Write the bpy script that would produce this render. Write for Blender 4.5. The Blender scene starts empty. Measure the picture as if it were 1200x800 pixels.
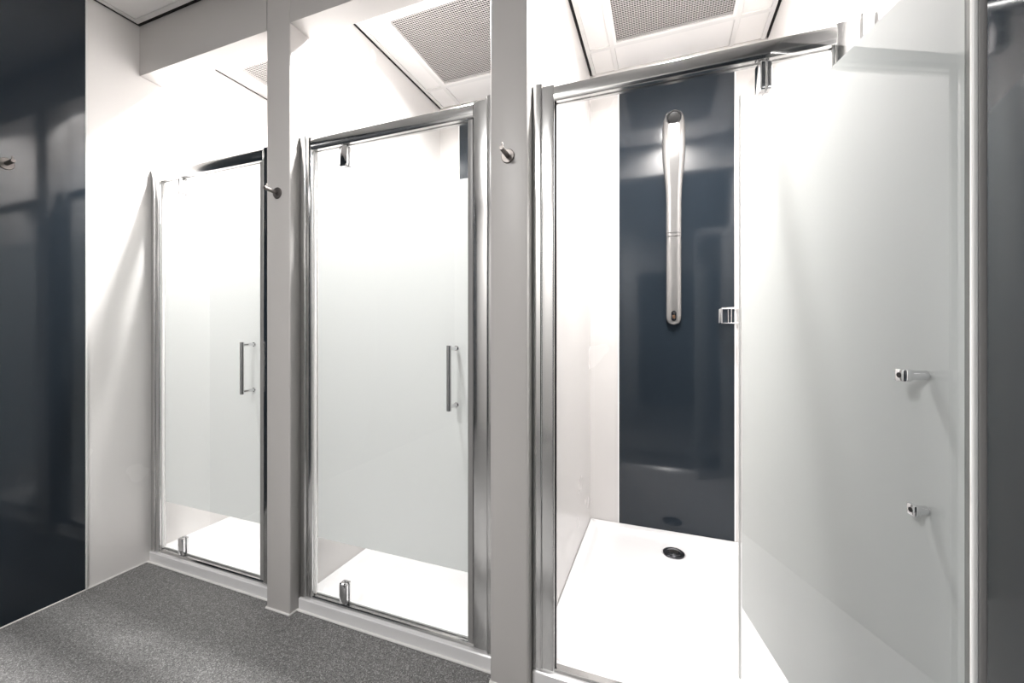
import bpy, bmesh, math, random
from mathutils import Vector, Matrix
random.seed(4)
S = bpy.context.scene
PI = math.pi
rad = math.radians

# ---------------------------------------------------------------- camera
cd = bpy.data.cameras.new('camera'); cam = bpy.data.objects.new('camera', cd)
S.collection.objects.link(cam); S.camera = cam
cam.location = (0, 0, 1.2); cam.rotation_euler = (rad(90), 0, rad(20.54))
cd.sensor_width = 36; cd.lens = 14.25; cd.shift_y = -0.0125; cd.clip_start = 0.02
# ---------------------------------------------------------------- world
W = bpy.data.worlds.new('world'); S.world = W; W.use_nodes = True
W.node_tree.nodes['Background'].inputs[0].default_value = (0.6, 0.65, 0.7, 1)
W.node_tree.nodes['Background'].inputs[1].default_value = 0.05
# ---------------------------------------------------------------- exposure and light strengths
S.view_settings.view_transform = 'Standard'; S.view_settings.look = 'None'
S.view_settings.gamma = 1; S.view_settings.use_curve_mapping = False
S.view_settings.exposure = 0.27
DOWNLIGHT_W = 47.0
FILL_W = 64.0
c = S.cycles
c.use_denoising = True; c.max_bounces = 14; c.diffuse_bounces = 7; c.glossy_bounces = 7
c.transmission_bounces = 8; c.transparent_max_bounces = 24; c.sample_clamp_indirect = 8
c.caustics_reflective = False; c.blur_glossy = 0.5

def lamp(name, kind, loc, power, size, rot=(0, 0, 0), col=(1, .98, .965), shape='DISK', size_y=None, spread=180):
    l = bpy.data.lights.new(name, 'AREA'); l.shape = shape; l.size = size
    if size_y: l.size_y = size_y
    l.energy = power; l.color = col; l.spread = rad(spread)
    o = bpy.data.objects.new(name, l); S.collection.objects.link(o)
    o.location = loc; o.rotation_euler = rot
    return o

# ---------------------------------------------------------------- measures (metres)
XL, XR = -2.49, 0.515            # room side walls
YF, YB = 1.262, 2.478            # pier faces, cubicle back wall
YH = 1.362                       # back of header
YR = -1.9                        # rear wall of the room
ZC = 2.73                        # ceiling
ZH = 2.48                        # underside of the headers
PIERS = [(-1.600, -1.465), (-0.552, -0.418)]
CUB = [(XL, -1.600), (-1.465, -0.552), (-0.418, XR)]
YD = 1.33                        # plane of the shower doors
ZT = 0.052                       # top of tray rim
YL = 1.52                        # downlights

# ---------------------------------------------------------------- materials
def mat(name, base=(.8, .8, .8), rough=.5, metal=0, spec=.5, coat=0, coat_r=.05):
    m = bpy.data.materials.new(name); m.use_nodes = True
    b = m.node_tree.nodes['Principled BSDF']
    b.inputs['Base Color'].default_value = (*base, 1)
    b.inputs['Roughness'].default_value = rough
    b.inputs['Metallic'].default_value = metal
    b.inputs['Specular IOR Level'].default_value = spec
    b.inputs['Coat Weight'].default_value = coat
    b.inputs['Coat Roughness'].default_value = coat_r
    return m
def noise_rough(m, scale, lo, hi, bump=0, bscale=None, stretch=None, dist=.01):
    nt = m.node_tree; b = nt.nodes['Principled BSDF']
    tc = nt.nodes.new('ShaderNodeTexCoord'); mp = nt.nodes.new('ShaderNodeMapping')
    if stretch: mp.inputs['Scale'].default_value = stretch
    nt.links.new(tc.outputs['Object'], mp.inputs[0])
    n = nt.nodes.new('ShaderNodeTexNoise'); n.inputs['Scale'].default_value = scale
    nt.links.new(mp.outputs[0], n.inputs['Vector'])
    r = nt.nodes.new('ShaderNodeMapRange'); r.inputs[3].default_value = lo; r.inputs[4].default_value = hi
    nt.links.new(n.outputs[0], r.inputs[0]); nt.links.new(r.outputs[0], b.inputs['Roughness'])
    if bump:
        n2 = nt.nodes.new('ShaderNodeTexNoise'); n2.inputs['Scale'].default_value = bscale or scale
        nt.links.new(mp.outputs[0], n2.inputs['Vector'])
        bp = nt.nodes.new('ShaderNodeBump'); bp.inputs['Strength'].default_value = bump
        bp.inputs['Distance'].default_value = dist
        nt.links.new(n2.outputs[0], bp.inputs['Height']); nt.links.new(bp.outputs[0], b.inputs['Normal'])
    return m

M = {}
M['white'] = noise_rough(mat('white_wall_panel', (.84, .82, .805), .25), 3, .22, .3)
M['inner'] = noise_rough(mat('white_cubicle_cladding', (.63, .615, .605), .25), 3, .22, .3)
M['rear'] = noise_rough(mat('white_rear_wall', (.76, .745, .73), .5), 3, .45, .55)
M['dark'] = noise_rough(mat('anthracite_gloss_panel', (.015, .021, .028), .08, spec=.5), 2, .05, .09, .25, 1.3, dist=.006)
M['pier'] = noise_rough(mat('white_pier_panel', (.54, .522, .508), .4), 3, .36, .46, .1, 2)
M['ceiling'] = noise_rough(mat('white_ceiling_tile', (.82, .805, .795), .45), 30, .4, .5, .03, 200)
M['tbar'] = mat('white_ceiling_bar', (.74, .73, .72), .35)
M['void'] = mat('void_shade', (.012, .011, .011), .9)  # near-black stands in for shade above the ceiling and in its gaps
M['tray'] = noise_rough(mat('white_acrylic', (.74, .735, .74), .15), 4, .12, .2)
M['sealant'] = mat('white_sealant', (.82, .81, .79), .35)
M['chrome'] = noise_rough(mat('polished_aluminium', (.66, .66, .655), .15, metal=1), 6, .10, .17, stretch=(1, 1, .2))
M['bright'] = mat('bright_chrome', (.78, .78, .79), .06, metal=1)
M['hole_shade'] = mat('screw_hole_shade', (.02, .02, .02), .3, metal=.5)
M['steel'] = noise_rough(mat('brushed_steel', (.2, .185, .175), .42, metal=1), 60, .36, .5)
M['satin'] = noise_rough(mat('satin_silver_paint', (.27, .265, .26), .38, metal=.6), 20, .18, .26)
M['rubber'] = mat('black_rubber', (.015, .015, .015), .5)
M['strip'] = mat('grey_magnet_profile', (.27, .265, .26), .35)
M['seal'] = mat('white_seal_strip', (.85, .85, .84), .3)
M['grille'] = mat('grille_white_metal', (.55, .53, .52), .4)
M['plenum'] = mat('grille_backing_shade', (.006, .005, .005), .9)  # coloured near-black so the vent holes look shaded inside
M['drain'] = mat('dark_chrome_drain', (.10, .10, .11), .15, metal=.9)
M['gap'] = mat('recess_joint', (.10, .10, .10), .8)

# speckled grey vinyl floor
m = mat('speckled_vinyl', (.1, .1, .1), .42, spec=.4); M['floor'] = m
nt = m.node_tree; b = nt.nodes['Principled BSDF']
tc = nt.nodes.new('ShaderNodeTexCoord')
v = nt.nodes.new('ShaderNodeTexVoronoi'); v.inputs['Scale'].default_value = 330
n = nt.nodes.new('ShaderNodeTexNoise'); n.inputs['Scale'].default_value = 240; n.inputs['Detail'].default_value = 3
nt.links.new(tc.outputs['Object'], v.inputs['Vector']); nt.links.new(tc.outputs['Object'], n.inputs['Vector'])
cr = nt.nodes.new('ShaderNodeValToRGB'); e = cr.color_ramp.elements
e[0].position = 0; e[0].color = (.045, .045, .046, 1); e[1].position = 1; e[1].color = (.52, .515, .51, 1)
e2 = cr.color_ramp.elements.new(.35); e2.color = (.145, .144, .144, 1)
e3 = cr.color_ramp.elements.new(.7); e3.color = (.23, .228, .225, 1)
sep = nt.nodes.new('ShaderNodeSeparateColor'); nt.links.new(v.outputs['Color'], sep.inputs[0])
mx = nt.nodes.new('ShaderNodeMath'); mx.operation = 'MULTIPLY_ADD'; mx.inputs[1].default_value = .75; mx.inputs[2].default_value = -.0
ad = nt.nodes.new('ShaderNodeMath'); ad.operation = 'MULTIPLY_ADD'; ad.inputs[1].default_value = .25
nt.links.new(sep.outputs[0], mx.inputs[0]); nt.links.new(n.outputs[0], ad.inputs[0]); nt.links.new(mx.outputs[0], ad.inputs[2])
nt.links.new(ad.outputs[0], cr.inputs[0]); nt.links.new(cr.outputs[0], b.inputs['Base Color'])
bp = nt.nodes.new('ShaderNodeBump'); bp.inputs['Strength'].default_value = .25; bp.inputs['Distance'].default_value = .002
nt.links.new(n.outputs[0], bp.inputs['Height']); nt.links.new(bp.outputs[0], b.inputs['Normal'])

# clear glass: transparent body with a fresnel reflection
def glass(name, tint, edge=False):
    m = bpy.data.materials.new(name); m.use_nodes = True; nt = m.node_tree; nt.nodes.clear()
    out = nt.nodes.new('ShaderNodeOutputMaterial'); mix = nt.nodes.new('ShaderNodeMixShader')
    fr = nt.nodes.new('ShaderNodeFresnel'); fr.inputs['IOR'].default_value = 1.5
    geo = nt.nodes.new('ShaderNodeNewGeometry')
    ior = nt.nodes.new('ShaderNodeMapRange'); ior.inputs[3].default_value = 1.5; ior.inputs[4].default_value = 1.5
    nt.links.new(geo.outputs['Backfacing'], ior.inputs[0])
    tr = nt.nodes.new('ShaderNodeBsdfTransparent'); tr.inputs[0].default_value = (*tint, 1)
    gl = nt.nodes.new('ShaderNodeBsdfGlossy'); gl.inputs['Roughness'].default_value = .01
    # fresnel on the front side only, the back side leaves light through
    inv = nt.nodes.new('ShaderNodeMath'); inv.operation = 'SUBTRACT'; inv.inputs[0].default_value = 1
    mul = nt.nodes.new('ShaderNodeMath'); mul.operation = 'MULTIPLY'
    nt.links.new(geo.outputs['Backfacing'], inv.inputs[1])
    nt.links.new(fr.outputs[0], mul.inputs[0]); nt.links.new(inv.outputs[0], mul.inputs[1])
    nt.links.new(mul.outputs[0], mix.inputs[0]); nt.links.new(tr.outputs[0], mix.inputs[1]); nt.links.new(gl.outputs[0], mix.inputs[2])
    nt.links.new(mix.outputs[0], out.inputs[0])
    return m
M['glass'] = glass('clear_glass', (.985, .99, .987))

# etched glass coating
m = bpy.data.materials.new('frosted_coating'); m.use_nodes = True; nt = m.node_tree; nt.nodes.clear(); M['frost'] = m
out = nt.nodes.new('ShaderNodeOutputMaterial')
tl = nt.nodes.new('ShaderNodeBsdfTranslucent'); df = nt.nodes.new('ShaderNodeBsdfDiffuse')
for x in (tl, df): x.inputs[0].default_value = (.82, .85, .845, 1)
mix = nt.nodes.new('ShaderNodeMixShader'); mix.inputs[0].default_value = .42
nt.links.new(tl.outputs[0], mix.inputs[1]); nt.links.new(df.outputs[0], mix.inputs[2]); nt.links.new(mix.outputs[0], out.inputs[0])

def emis(name, col, s):
    m = bpy.data.materials.new(name); m.use_nodes = True; nt = m.node_tree
    b = nt.nodes['Principled BSDF']; b.inputs['Emission Color'].default_value = (*col, 1)
    b.inputs['Emission Strength'].default_value = s
    return m
M['lamp'] = emis('lit_diffuser', (1, .97, .94), 6)

# ---------------------------------------------------------------- helpers
def box(bm, x0, x1, y0, y1, z0, z1, bev=0, seg=2):
    if x0 > x1: x0, x1 = x1, x0
    if y0 > y1: y0, y1 = y1, y0
    if z0 > z1: z0, z1 = z1, z0
    r = bmesh.ops.create_cube(bm, size=1, matrix=Matrix.LocRotScale(Vector(((x0+x1)/2, (y0+y1)/2, (z0+z1)/2)), None, Vector((x1-x0, y1-y0, z1-z0))))
    if bev:
        es = list({e for v in r['verts'] for e in v.link_edges})
        bmesh.ops.bevel(bm, geom=es, offset=bev, segments=seg, affect='EDGES', profile=.5)
    return bm
def frame_of(d):
    d = Vector(d).normalized(); a = Vector((0, 0, 1)) if abs(d.z) < .9 else Vector((1, 0, 0))
    u = d.cross(a).normalized(); return u, d.cross(u).normalized()
def tube(bm, pts, r, seg=12, caps=True):
    pts = [Vector(p) for p in pts]; rs = r if isinstance(r, (list, tuple)) else [r]*len(pts)
    rings = []; u = None
    for i, p in enumerate(pts):
        d = (pts[min(i+1, len(pts)-1)] - pts[max(i-1, 0)]).normalized()
        if u is None: u, w = frame_of(d)
        else:
            u = (u - d*u.dot(d)).normalized(); w = d.cross(u)
        rings.append([bm.verts.new(p + rs[i]*(math.cos(2*PI*k/seg)*u + math.sin(2*PI*k/seg)*w)) for k in range(seg)])
    for a, b2 in zip(rings, rings[1:]):
        for k in range(seg): bm.faces.new((a[k], a[(k+1) % seg], b2[(k+1) % seg], b2[k]))
    if caps: bm.faces.new(rings[0]); bm.faces.new(rings[-1])
    return bm
def prism(bm, poly, z0, z1):           # polygon in (x, y) extruded along z
    a = [bm.verts.new((x, y, z0)) for x, y in poly]; b2 = [bm.verts.new((x, y, z1)) for x, y in poly]
    n = len(poly)
    for k in range(n): bm.faces.new((a[k], a[(k+1) % n], b2[(k+1) % n], b2[k]))
    bm.faces.new(a); bm.faces.new(b2)
    return bm
def prism_x(bm, poly, x0, x1):         # polygon in (y, z) extruded along x
    a = [bm.verts.new((x0, y, z)) for y, z in poly]; b2 = [bm.verts.new((x1, y, z)) for y, z in poly]
    n = len(poly)
    for k in range(n): bm.faces.new((a[k], a[(k+1) % n], b2[(k+1) % n], b2[k]))
    bm.faces.new(a); bm.faces.new(b2)
    return bm
def obj(name, bm, m, parent=None, smooth=False, kind=None, loc=None, rot=None):
    bmesh.ops.recalc_face_normals(bm, faces=bm.faces)
    me = bpy.data.meshes.new(name); bm.to_mesh(me); bm.free(); me.materials.append(m)
    if smooth:
        me.polygons.foreach_set('use_smooth', [True]*len(me.polygons)); me.set_sharp_from_angle(angle=rad(40))
    o = bpy.data.objects.new(name, me); S.collection.objects.link(o)
    if parent is not None: o.parent = parent
    if kind: o['kind'] = kind
    if loc: o.location = loc
    if rot: o.rotation_euler = rot
    return o
def B(): return bmesh.new()
def bx(name, m, parent, *a, kind=None, bev=0, seg=2, smooth=False):
    return obj(name, box(B(), *a, bev=bev, seg=seg), m, parent, kind=kind, smooth=smooth or bev > 0)
def thing(name, label, cat, loc, group=None, rz=0):
    o = bpy.data.objects.new(name, None); S.collection.objects.link(o)
    o.location = loc; o.rotation_euler = (0, 0, rz); o['label'] = label; o['category'] = cat
    o.empty_display_size = .05
    if group: o['group'] = group
    return o

# ---------------------------------------------------------------- structure
bx('floor', M['floor'], None, XL-.1, XR+.1, YR-.1, YB+.1, -.1, 0, kind='structure')
ZW = 2.80
wl = bx('wall_left', M['white'], None, XL-.12, XL, YR-.1, YB+.1, 0, ZW, kind='structure')
wr = bx('wall_right', M['white'], None, XR, XR+.12, YR-.1, YB+.1, 0, ZW, kind='structure')
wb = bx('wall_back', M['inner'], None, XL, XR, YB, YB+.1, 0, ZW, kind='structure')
wq = bx('wall_rear', M['rear'], None, XL, XR, YR-.1, YR, 0, ZW, kind='structure')
T = .004
YJL, YJR = 1.055, 1.055
for k, (y0, y1) in enumerate(((YJL-1.22, YJL), (YR, YJL-1.225))):
    bx('dark_panel', M['dark'], wl, XL, XL+T, y0, y1, .003, ZC-.015)
for k, (y0, y1) in enumerate(((YJR-1.22, YJR), (YR, YJR-1.225))):
    bx('dark_panel', M['dark'], wr, XR-T, XR, y0, y1, .003, ZC-.015)
bx('joint_trim', M['seal'], wl, XL, XL+.006, YJL, YJL+.008, .003, ZC-.01, bev=.002)
bx('joint_trim', M['chrome'], wr, XR-.006, XR, YJR, YJR+.008, .003, ZC-.01, bev=.002)
for x0, x1 in ((-.395, .515),):
    bx('dark_panel', M['dark'], wq, x0, x1, YR, YR+T, .003, 2.1)
for (x0, x1), w in zip(CUB, ('', '', '')):
    xc = (x0+x1)/2 + (.006 if x1 > 0 else -.0)
    bx('dark_panel', M['dark'], wb, xc-.303, xc+.303, YB-T, YB, ZT-.01, ZC-.012)
    for s in (-1, 1):
        bx('joint_trim', M['seal'], wb, xc+s*.303, xc+s*.310, YB-.006, YB, ZT, ZC-.012)
for (x0, x1) in PIERS:
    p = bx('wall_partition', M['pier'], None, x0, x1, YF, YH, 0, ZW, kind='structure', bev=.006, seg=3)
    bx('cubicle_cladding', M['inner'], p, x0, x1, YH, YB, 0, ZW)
for (x0, x1) in CUB:
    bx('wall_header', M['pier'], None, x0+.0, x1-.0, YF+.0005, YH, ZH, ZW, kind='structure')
# ceiling: board coloured dark for the shaded void above, tiles and bars hang below with a shadow gap at the walls
cl = bx('ceiling', M['void'], None, XL-.1, XR+.1, YR-.1, YB+.1, ZW, ZW+.06, kind='structure')
G = .014
def tbar(x0, x1, y0, y1, z=ZC): bx('ceiling_bar', M['tbar'], cl, x0, x1, y0, y1, z, z+.03)
def tile(x0, x1, y0, y1, z=ZC+.005):
    bx('ceiling_tile', M['ceiling'], cl, x0, x1, y0, y1, z, z+.012, bev=.002, seg=1)
# room ceiling 600 grid
x_lines = [XL+G, -2.07, -1.47, -.87, -.27, .33, XR-G]
y_lines = [YR+G, -1.36, -.76, -.16, .44, 1.04, YF-G]
HB = .012
SKIP = {(2, 1)}
for i in range(len(x_lines)-1):
    for j in range(len(y_lines)-1):
        if (i, j) in SKIP: continue
        a, b_ = x_lines[i]+(HB if i else .02), x_lines[i+1]-(HB if i < len(x_lines)-2 else .02)
        c0, c1 = y_lines[j]+(HB if j else .02), y_lines[j+1]-(HB if j < len(y_lines)-2 else .02)
        tile(a, b_, c0, c1)
for i, x in enumerate(x_lines):
    x0, x1 = (x, x+.02) if i == 0 else ((x-.02, x) if i == len(x_lines)-1 else (x-HB, x+HB))
    tbar(x0, x1, y_lines[0], y_lines[-1])
for j, y in enumerate(y_lines):
    y0, y1 = (y, y+.02) if j == 0 else ((y-.02, y) if j == len(y_lines)-1 else (y-HB, y+HB))
    for i in range(len(x_lines)-1):
        tbar(x_lines[i]+(HB if i else .02), x_lines[i+1]-(HB if i < len(x_lines)-2 else .02), y0, y1)
# black strips on the walls paint in the shade of the ceiling gap
def shade_strip(x0, x1, y0, y1): bx('gap_shade_strip', M['void'], cl, x0, x1, y0, y1, ZC+.001, ZW)
shade_strip(XL, XL+.006, YR+.006, YF-.006); shade_strip(XR-.006, XR, YR+.006, YF-.006)
shade_strip(XL, XR, YR, YR+.006); shade_strip(XL, XR, YF-.006, YF)
for x0, x1 in CUB:
    shade_strip(x0, x0+.006, YH+.006, YB-.006); shade_strip(x1-.006, x1, YH+.006, YB-.006)
    shade_strip(x0, x1, YH, YH+.006)
# perforated plate, shared by the three vents
def perforated(n=48, size=.555, th=.0012):
    bm = B(); p = size/n; hx, hy = p*.44, p*.36
    for i in range(n):
        for j in range(n):
            cx = -size/2+(i+.5)*p; cy = -size/2+(j+.5)*p
            o = [bm.verts.new((cx+sx*p/2, cy+sy*p/2, 0)) for sx, sy in ((-1, -1), (1, -1), (1, 1), (-1, 1))]
            q = [bm.verts.new((cx+sx*hx, cy+sy*hy, 0)) for sx, sy in ((-1, -1), (1, -1), (1, 1), (-1, 1))]
            t = [bm.verts.new((v.co.x, v.co.y, .0012)) for v in q]
            for k in range(4):
                bm.faces.new((o[k], q[k], q[(k+1) % 4], o[(k+1) % 4]))
                bm.faces.new((q[k], t[k], t[(k+1) % 4], q[(k+1) % 4]))
    me = bpy.data.meshes.new('perforated_plate'); bm.to_mesh(me); bm.free(); me.materials.append(M['grille'])
    return me
plate = perforated()
vl = ['square perforated ceiling vent over the left cubicle, mostly hidden behind the header',
      'square perforated ceiling vent above the middle cubicle',
      'square perforated ceiling vent above the open right cubicle']
dl = ['round recessed downlight at the front of the left cubicle ceiling',
      'round recessed downlight at the front of the middle cubicle ceiling',
      'round recessed downlight at the front of the right cubicle ceiling']
VY0, VY1 = 1.675, 2.235
for k, (x0, x1) in enumerate(CUB):
    gx0 = x0 + (.155 if k else .115); gx1 = gx0+.605
    g0, g1 = VY0-.022, VY1+.022
    xs = [(x0+G, gx0-HB), (gx0+HB, gx1-HB), (gx1+HB, x1-G)]
    ya, yb = YH+G, YB-.006
    for i, (a, b_) in enumerate(xs):
        a += .02 if i == 0 else 0; b_ -= .02 if i == 2 else 0
        if i != 1: tile(a, b_, g0+HB, g1-HB)
        tile(a, b_, g1+HB, yb)
        if i != 1: tile(a, b_, ya, g0-HB)
        else:   # front tile with the cut-out round the downlight
            cx = (x0+x1)/2
            tile(a, cx-.06, ya, g0-HB); tile(cx+.06, b_, ya, g0-HB)
            tile(cx-.06, cx+.06, ya, YL-.06); tile(cx-.06, cx+.06, YL+.06, g0-HB)
    for x in (gx0, gx1): tbar(x-HB, x+HB, ya, yb)
    tbar(x0+G, x0+G+.02, ya, yb); tbar(x1-G-.02, x1-G, ya, yb)
    for y in (g0, g1):
        tbar(x0+G+.02, gx0-HB, y-HB, y+HB); tbar(gx0+HB, gx1-HB, y-HB, y+HB); tbar(gx1+HB, x1-G-.02, y-HB, y+HB)
    cx, cy = (gx0+gx1)/2, (g0+g1)/2
    t = thing('ceiling_vent', vl[k], 'vent', (cx, cy, ZC), 'perforated ceiling vents')
    bm = B(); h = .2905; q = .276
    box(bm, -h, h, -h, -q, .0, .012); box(bm, -h, h, q, h, .0, .012)
    box(bm, -h, -q, -q, q, .0, .012); box(bm, q, h, -q, q, .0, .012)
    obj('vent_frame', bm, M['ceiling'], t)
    pl = bpy.data.objects.new('perforated_plate', plate); S.collection.objects.link(pl); pl.parent = t
    pl.location = (0, 0, .003)
    obj('vent_box', box(B(), -.279, .279, -.279, .279, .045, .055), M['plenum'], t)
    # downlight
    cx = (x0+x1)/2
    t = thing('downlight', dl[k], 'light', (cx, YL, ZC), 'cubicle downlights')
    bm = B(); n = 32
    prof = [(.085, -.001), (.083, -.006), (.062, -.006), (.056, .004)]
    rings = [[bm.verts.new((r*math.cos(2*PI*i/n), r*math.sin(2*PI*i/n), z)) for i in range(n)] for r, z in prof]
    for a, b_ in zip(rings, rings[1:]):
        for i in range(n): bm.faces.new((a[i], a[(i+1) % n], b_[(i+1) % n], b_[i]))
    obj('trim_ring', bm, M['tbar'], t, smooth=True)
    bm = B(); bmesh.ops.create_circle(bm, cap_ends=True, segments=32, radius=.056); 
    obj('diffuser', bm, M['lamp'], t, loc=(0, 0, .004))
    lp = lamp('downlight_lamp', 'AREA', (0, 0, .0015), DOWNLIGHT_W, .08, spread=160); lp.parent = t
# added unseen fill light behind the camera, brightens piers and left wall
i, j = 2, 1
cx, cy = (x_lines[i]+x_lines[i+1])/2, (y_lines[j]+y_lines[j+1])/2
t = thing('fill_panel', 'added square fill light in the room ceiling behind the viewer, unseen', 'light', (cx, cy, ZC))
bm = B(); h = .287; q = .265
box(bm, -h, h, -h, -q, .0, .012); box(bm, -h, h, q, h, .0, .012); box(bm, -h, -q, -q, q, .0, .012); box(bm, q, h, -q, q, .0, .012)
obj('fill_frame', bm, M['tbar'], t)
obj('diffuser', box(B(), -q, q, -q, q, .004, .008), emis('fill_diffuser', (1, .98, .96), 1.0), t)
lp = lamp('fill_lamp', 'AREA', (0, 0, .002), FILL_W, .52, shape='SQUARE'); lp.parent = t

# sealant beads where walls meet the floor
def bead(name, pts, r=.004):
    return obj(name, tube(B(), pts, r, 8), M['sealant'], None, smooth=True, kind='structure')
bead('trim_1', [(XL+.002, YR, .002), (XL+.002, YF+.03, .002)])
bead('trim_2', [(XR-.004, YR, .002), (XR-.004, YF+.03, .002)])
for k, (x0, x1) in enumerate(PIERS):
    bead('trim_%d' % (3+k), [(x0-.001, YF+.035, .003), (x0-.001, YF-.001, .003), (x1+.001, YF-.001, .003), (x1+.001, YF+.035, .003)], .005)
for k, (x0, x1) in enumerate(CUB):
    bead('trim_%d' % (5+k), [(x0+.002, 1.296, .003), (x1-.002, 1.296, .003)], .005)

# ---------------------------------------------------------------- shower trays
def rrect(x0, x1, y0, y1, r, n=6):
    pts = []
    for cx, cy, a0 in ((x1-r, y1-r, 0), (x0+r, y1-r, PI/2), (x0+r, y0+r, PI), (x1-r, y0+r, 3*PI/2)):
        for i in range(n+1):
            a = a0+PI/2*i/n; pts.append((cx+r*math.cos(a), cy+r*math.sin(a)))
    return pts
tl_ = ['white shower tray in the left cubicle below the far glass door',
       'white shower tray in the middle cubicle behind its closed glass door',
       'white low shower tray with a dark round drain in the open right cubicle']
for k, (x0, x1) in enumerate(CUB):
    w = x1-x0-.004; cx = (x0+x1)/2
    y0, y1 = 1.300, YB-.006
    t = thing('shower_tray', tl_[k], 'shower tray', (cx, (y0+y1)/2, 0), 'white shower trays')
    hx, hy = w/2, (y1-y0)/2
    bm = B()
    loops = [(rrect(-hx, hx, -hy, hy, .004), .001), (rrect(-hx, hx, -hy, hy, .004), ZT-.004), (rrect(-hx+.004, hx-.004, -hy+.004, hy-.004, .004), ZT),
             (rrect(-hx+.045, hx-.045, -hy+.062, hy-.05, .05), ZT), (rrect(-hx+.050, hx-.050, -hy+.067, hy-.055, .048), ZT-.003),
             (rrect(-hx+.064, hx-.064, -hy+.081, hy-.069, .04), ZT-.020), (rrect(-hx+.075, hx-.075, -hy+.092, hy-.080, .035), ZT-.0235),
             (rrect(-.07, .07, hy-.185-.07, hy-.185+.07, .069), ZT-.0265), (rrect(-.061, .061, hy-.185-.061, hy-.185+.061, .0609), ZT-.0268), (rrect(-.056, .056, hy-.185-.056, hy-.185+.056, .0559), ZT-.032)]
    rings = [[bm.verts.new((x, y, z)) for x, y in lp_] for lp_, z in loops]
    for a, b_ in zip(rings, rings[1:]):
        n = len(a)
        for i in range(n): bm.faces.new((a[i], a[(i+1) % n], b_[(i+1) % n], b_[i]))
    bm.faces.new(rings[-1])
    obj('tray_body', bm, M['tray'], t, smooth=True)
    bm = B(); dy = hy-.185; n = 36
    prof = [(.054, ZT-.031), (.054, ZT-.0245), (.050, ZT-.022), (.040, ZT-.021), (.037, ZT-.0225), (.034, ZT-.020), (.012, ZT-.0185), (.001, ZT-.0184)]
    rings = [[bm.verts.new((r*math.cos(2*PI*i/n), dy+r*math.sin(2*PI*i/n), z)) for i in range(n)] for r, z in prof]
    for a, b_ in zip(rings, rings[1:]):
        for i in range(n): bm.faces.new((a[i], a[(i+1) % n], b_[(i+1) % n], b_[i]))
    bm.faces.new(rings[-1])
    dr = obj('drain_cover', bm, M['drain'], t, smooth=True)
    bm = B()
    for i in range(5): box(bm, -.022, .022, dy-.014+i*.006, dy-.0115+i*.006, ZT-.0187, ZT-.0168)
    obj('drain_ridges', bm, M['steel'], dr)

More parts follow.
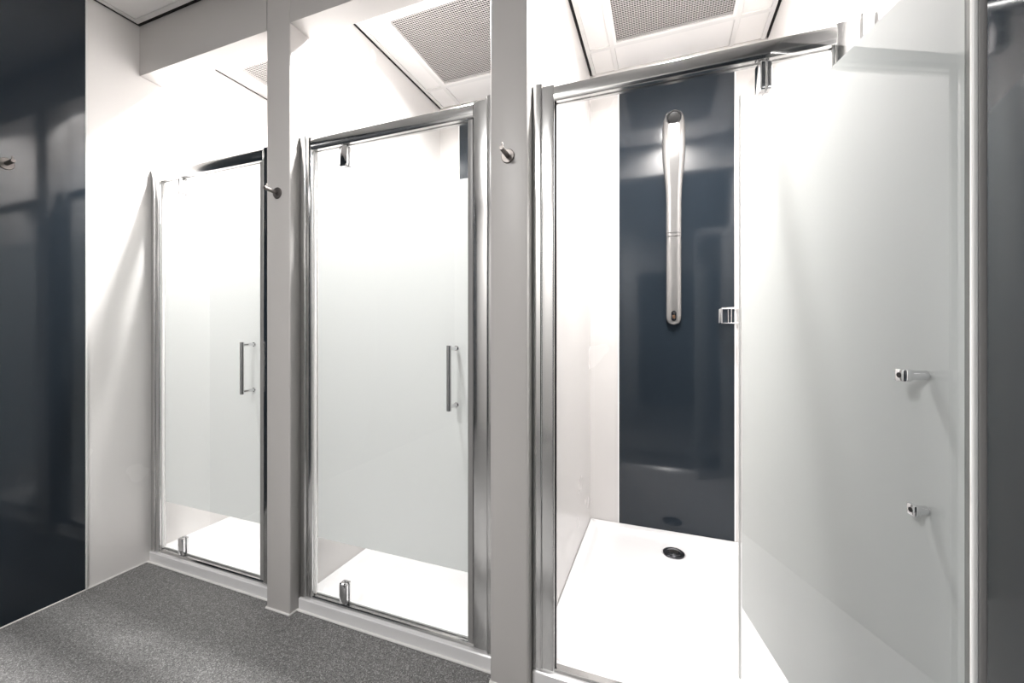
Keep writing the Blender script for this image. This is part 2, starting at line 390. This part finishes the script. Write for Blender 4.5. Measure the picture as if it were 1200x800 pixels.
# ---------------------------------------------------------------- shower enclosures
ZR0, ZR1 = 1.957, 2.006           # top rail
def capsule(w, d, r, n=5):        # rounded profile centred on 0
    return rrect(-w/2, w/2, -d/2, d/2, min(r, w/2-.0005, d/2-.0005), n)
def enclosure(x0, x1, hinge, jh, jl, angle, label):
    """hinge side +1 right, -1 left; jh / jl widths of hinge and latch jambs"""
    t = thing('shower_enclosure', label, 'shower door', ((x0+x1)/2, YD, ZT), 'framed glass shower doors')
    W_ = x1-x0; h = W_/2 - .001; z = lambda v: v-ZT
    s = hinge
    def jamb(side, w):
        wall = .030
        bm = B(); a = side*h; b_ = side*(h-wall-.004)
        prism(bm, [((a+b_)/2+x, y) for x, y in capsule(abs(a-b_), .044, .006, 5)], 0.001, z(ZR1+.016))
        o = obj('wall_profile', bm, M['chrome'], t, smooth=True)
        bm = B(); a = side*(h-wall); b_ = side*(h-w)
        prism(bm, [((a+b_)/2+x, y) for x, y in capsule(abs(a-b_), .036, .005, 5)], 0.001, z(ZR1+.006))
        obj('jamb_profile', bm, M['chrome'], t, smooth=True)
        c2 = side*(h-w-.003)
        obj('jamb_seal', box(B(), side*(h-w), c2, -.006, .006, .02, z(ZR0)), M['rubber'] if side != s else M['seal'], t)
    jamb(s, jh); jamb(-s, jl)
    # top rail: bowed front
    poly = [(-.017, z(ZR0)), (-.019, z(ZR0+.002)), (-.0215, z(ZR0+.014)), (-.0225, z(ZR0+.026)), (-.0215, z(ZR0+.038)), (-.0195, z(ZR1-.002)), (-.018, z(ZR1)),
            (.018, z(ZR1)), (.018, z(ZR0)), (.006, z(ZR0)), (.006, z(ZR0+.006)), (-.004, z(ZR0+.006)), (-.004, z(ZR0))]
    xa, xb = sorted((s*(h-jh+.001), -s*(h-jl+.001)))
    obj('top_rail', prism_x(B(), poly, xa, xb), M['chrome'], t, smooth=True)
    sill = [(-.016, .0005), (-.016, .006), (-.012, .013), (.012, .013), (.016, .006), (.016, .0005)]
    obj('bottom_rail', prism_x(B(), sill, xa, xb), M['chrome'], t, smooth=True)
    # door leaf, built round its pivot: local +x runs from the pivot to the latch edge
    gh = h-jh-.004; gl = h-jl-.004
    piv = s*(gh-.160); L = (gl-(-.0)) + abs(piv) if True else 0
    L = abs(-s*gl - piv)
    d = -s                            # latch direction in closed state
    z0, z1 = .016, z(ZR0)-.004
    leaf = obj('glass_door', box(B(), -d*.160, d*L, -.003, .003, z0, z1, bev=.0007, seg=1), M['glass'], t)
    leaf.location = (piv, 0, 0); leaf.rotation_euler = (0, 0, rad(angle))
    bm = B(); fz0, fz1 = z(.310), z(1.750)
    xs = sorted((-d*.145, d*(L-.012)))
    vs = [bm.verts.new(p) for p in ((xs[0], 0, fz0), (xs[1], 0, fz0), (xs[1], 0, fz1), (xs[0], 0, fz1))]; bm.faces.new(vs)
    obj('frosted_band', bm, M['frost'], leaf)
    bm = B(); prism(bm, [(d*(L+.0015)+x, y) for x, y in capsule(.006, .0072, .002, 3)], z0, z1)
    obj('edge_seal', bm, M['seal'], leaf, smooth=True)
    bm = B(); prism(bm, [(d*(L-.0075)+x, y-.0098) for x, y in capsule(.022, .012, .003, 3)], z0, z1)
    obj('magnet_strip', bm, M['strip'], leaf, smooth=True)
    bm = B(); prism(bm, [(-d*(.1605)+x, y) for x, y in capsule(.003, .008, .0014, 2)], z0, z1)
    obj('edge_seal', bm, M['seal'], leaf, smooth=True)
    bm = B(); box(bm, -d*.158, d*(L-.002), .0035, .009, z0-.002, z0+.006, bev=.001)
    obj('drip_seal', bm, M['seal'], leaf, smooth=True)
    for zz, up in ((z1, -1), (z0, 1)):      # pivot hinges: two rounded plates and a pin
        bm = B()
        a, b_ = sorted((zz+up*.084, zz-up*.001))
        for y in (-1, 1):
            pts = rrect(-.0195, .0195, a, b_, .006, 4)
            f = [bm.verts.new((x, y*.0035, q)) for x, q in pts]; g = [bm.verts.new((x, y*.0125, q)) for x, q in pts]
            g2 = [bm.verts.new((x*.86, y*.0155, (a+b_)/2+(q-(a+b_)/2)*.93)) for x, q in pts]
            n = len(pts)
            for i in range(n):
                bm.faces.new((f[i], f[(i+1) % n], g[(i+1) % n], g[i])); bm.faces.new((g[i], g[(i+1) % n], g2[(i+1) % n], g2[i]))
            bm.faces.new(f); bm.faces.new(g2)
        tube(bm, [(0, 0, zz-up*.008), (0, 0, zz+up*.0)], .006, 12)
        obj('pivot_hinge', bm, M['bright'], leaf, smooth=True)
    # handle: outside bar on two arms, inside end caps.  Outside of the leaf is -y
    hx = d*(L-.070); zt, zb = z(1.128), z(.920)
    bm = B(); tube(bm, [(hx-d*.0, -.061, zb-.012), (hx, -.061, zt+.012)], .0085, 14)
    for q in (zt, zb): tube(bm, [(hx, -.003, q), (hx, -.061, q)], [.0075, .006], 12)
    for q in (zt, zb): tube(bm, [(hx, -.003, q), (hx, -.007, q)], .010, 14)
    hd = obj('door_handle', bm, M['bright'], leaf, smooth=True)
    for q, ln, sz in ((zt, .040, .0095), (zb, .024, .0085)):
        bm = B()
        tube(bm, [(hx, .003, q), (hx, ln*.35, q), (hx, ln*.75, q)], [sz*.80, sz*.76, sz*.92], 16)
        box(bm, hx-sz, hx+sz, ln*.70, ln, q-sz, q+sz, bev=.0022, seg=2)
        obj('handle_stud', bm, M['bright'], leaf, smooth=True)
        bm = B(); tube(bm, [(hx, ln-.001, q), (hx, ln+.0006, q)], sz*.45, 14)  # raised dark disc, its colour stands in for shade in the screw hole
        obj('stud_hole_shade', bm, M['hole_shade'], leaf, smooth=True)
    return t
enclosure(*CUB[0], -1, .062, .085, 0, 'closed half-frosted glass door of the left cubicle, beside the left wall')
enclosure(*CUB[1], -1, .064, .088, 0, 'closed half-frosted glass door of the middle cubicle, between the two piers')
enclosure(*CUB[2], 1, .085, .075, 102.6, 'open half-frosted glass door of the right cubicle, swung out towards the viewer')

# ---------------------------------------------------------------- coat hooks
def hook(loc, rz, label):
    t = thing('robe_hook', label, 'hook', loc, 'round steel hooks', rz)     # sticks out along local -y
    bm = B(); tube(bm, [(0, 0, 0), (0, -.004, 0), (0, -.006, 0)], [.0235, .0235, .0215], 28)
    obj('base_plate', bm, M['steel'], t, smooth=True)
    bm = B(); tube(bm, [(0, -.005, 0), (0, -.056, .004), (0, -.061, .004)], [.0078, .0078, .0066], 16)
    obj('peg', bm, M['steel'], t, smooth=True)
    bm = B(); tube(bm, [(0, -.051, .008), (0, -.051, .022), (0, -.051, .0235)], [.0028, .0028, .0018], 10)
    obj('stop_pin', bm, M['steel'], t, smooth=True)
hook((-.487, YF, 1.775), 0, 'round steel coat hook on the pier between middle and right cubicles')
hook((-1.535, YF, 1.775), 0, 'round steel coat hook on the pier between left and middle cubicles')
hook((XL+T, .815, 1.865), rad(90), 'steel coat hook on the dark glossy panel of the left wall')

# ---------------------------------------------------------------- shower panel on the back wall
t = thing('shower_column', 'tall slim silver shower column with a round spray head on the dark panel', 'shower', (.052, YB-T, 0))
zs = [(1.222, .004, .012), (1.226, .020, .026), (1.236, .032, .034), (1.252, .0385, .038), (1.275, .0405, .040), (1.45, .0400, .040), (1.70, .0400, .040), (1.90, .0405, .042), (1.98, .043, .046),
      (2.06, .050, .054), (2.13, .0575, .062), (2.19, .061, .067), (2.26, .062, .070), (2.33, .0605, .070), (2.37, .056, .066), (2.40, .046, .056), (2.418, .032, .042), (2.428, .012, .018)]
bm = B(); rings = []
sec = []
N = 24
for (zz, w, dp) in zs:
    ring = []
    for i in range(N+1):                    # front outline from left wall edge to right wall edge
        a = PI*i/N; ca, sa = math.cos(a), math.sin(a)
        x = -w*math.copysign(abs(ca)**.55, ca); y = -dp*abs(sa)**.45
        ring.append(bm.verts.new((x, y, zz)))
    rings.append(ring)
for a, b_ in zip(rings, rings[1:]):
    for i in range(N): bm.faces.new((a[i], a[i+1], b_[i+1], b_[i]))
    bm.faces.new((a[N], a[0], b_[0], b_[N]))
bm.faces.new(rings[0]); bm.faces.new(rings[-1])
obj('column_body', bm, M['satin'], t, smooth=True)
# spray head: tilted dark rose in a bright ring
def tilt(px, py, pz, pts):
    R = Matrix.Rotation(rad(-28), 4, 'X'); return [Vector((px, py, pz)) + (R @ Vector(p)) for p in pts]
n = 28; bm = B()
def lathe_dir(bm, origin, tiltdeg, prof, n=28):
    R = Matrix.Rotation(rad(tiltdeg), 3, 'X'); rings = []
    for r, d in prof: rings.append([bm.verts.new(Vector(origin) + R @ Vector((r*math.cos(2*PI*i/n), -d, r*math.sin(2*PI*i/n)))) for i in range(n)])
    for a, b_ in zip(rings, rings[1:]):
        for i in range(n): bm.faces.new((a[i], a[(i+1) % n], b_[(i+1) % n], b_[i]))
    bm.faces.new(rings[0]); bm.faces.new(rings[-1])
lathe_dir(bm, (0, -.069, 2.362), 28, [(.041, -.020), (.040, .008), (.037, .013), (.032, .013), (.030, .009)])
sh = obj('spray_collar', bm, M['bright'], t, smooth=True)
bm = B(); lathe_dir(bm, (0, -.069, 2.362), 28, [(.030, .0085), (.030, .013), (.025, .016), (.002, .017)])
rose = obj('spray_face', bm, M['rubber'], t, smooth=True)
bm = B(); R = Matrix.Rotation(rad(28), 3, 'X')
for rr, cnt in ((.008, 6), (.017, 12), (.025, 18)):
    for i in range(cnt):
        a = 2*PI*i/cnt; p0 = Vector((0, -.069, 2.362))+R @ Vector((rr*math.cos(a), -.015, rr*math.sin(a))); p1 = Vector((0, -.069, 2.362))+R @ Vector((rr*math.cos(a), -.019, rr*math.sin(a)))
        tube(bm, [p0, p1], .0012, 6)
o = obj('spray_nozzles', bm, M['drain'], rose); 
bm = B(); box(bm, -.036, .036, -.0425, -.0395, 1.716, 1.719, bev=.0005); box(bm, -.036, .036, -.0425, -.0395, 1.736, 1.739, bev=.0005)
obj('joint_lines', bm, M['bright'], t)
bm = B()
pts = rrect(-.013, .013, 1.243, 1.300, .0125, 5)
f = [bm.verts.new((x, -.036, q)) for x, q in pts]; g = [bm.verts.new((x, -.0425, q)) for x, q in pts]
for i in range(len(pts)): bm.faces.new((f[i], f[(i+1) % len(pts)], g[(i+1) % len(pts)], g[i]))
bm.faces.new(f); bm.faces.new(g)
btn = obj('control_plate', bm, M['bright'], t)
obj('control_lever', box(B(), -.0075, .0075, -.060, -.042, 1.256, 1.276, bev=.002), mat('dark_bronze_lever', (.10, .055, .03), .3, metal=.4), btn, smooth=True)
obj('control_dial', tube(B(), [(0, -.042, 1.288), (0, -.0450, 1.288)], .0065, 16), M['rubber'], btn, smooth=True)

# ---------------------------------------------------------------- wire basket in the back corner
t = thing('wire_basket', 'small chrome wire basket in the back corner beside the open door', 'basket', (.40, 2.40, 1.225))
bm = B(); r = .0028
x0, x1, y0, y1 = -.118, .105, -.045, .065
top, bot = .083, .004
def loop(bm, z, ex=0):
    p = [(x0, y0, z), (x1, y0, z), (x1, y1, z), (x0, y1, z), (x0, y0, z)]
    for a, b_ in zip(p, p[1:]): tube(bm, [a, b_], r, 8)
loop(bm, top); loop(bm, bot)
obj('rim_wires', bm, M['bright'], t, smooth=True)
bm = B()
for x in (x0, -.074, -.030, .014, .058, x1):
    tube(bm, [(x, y0, top), (x, y0, bot), (x, y1, bot), (x, y1, top)], r*.8, 8)
for y in (y0+.036, y0+.073): tube(bm, [(x0, y, top), (x0, y, bot), (x1, y, bot), (x1, y, top)], r*.8, 8)
obj('basket_wires', bm, M['bright'], t, smooth=True)
for y in (-.02, .045):
    obj('wall_mount', box(B(), .100, .1145, y-.014, y+.014, .050, .088, bev=.003), M['bright'], t, smooth=True)
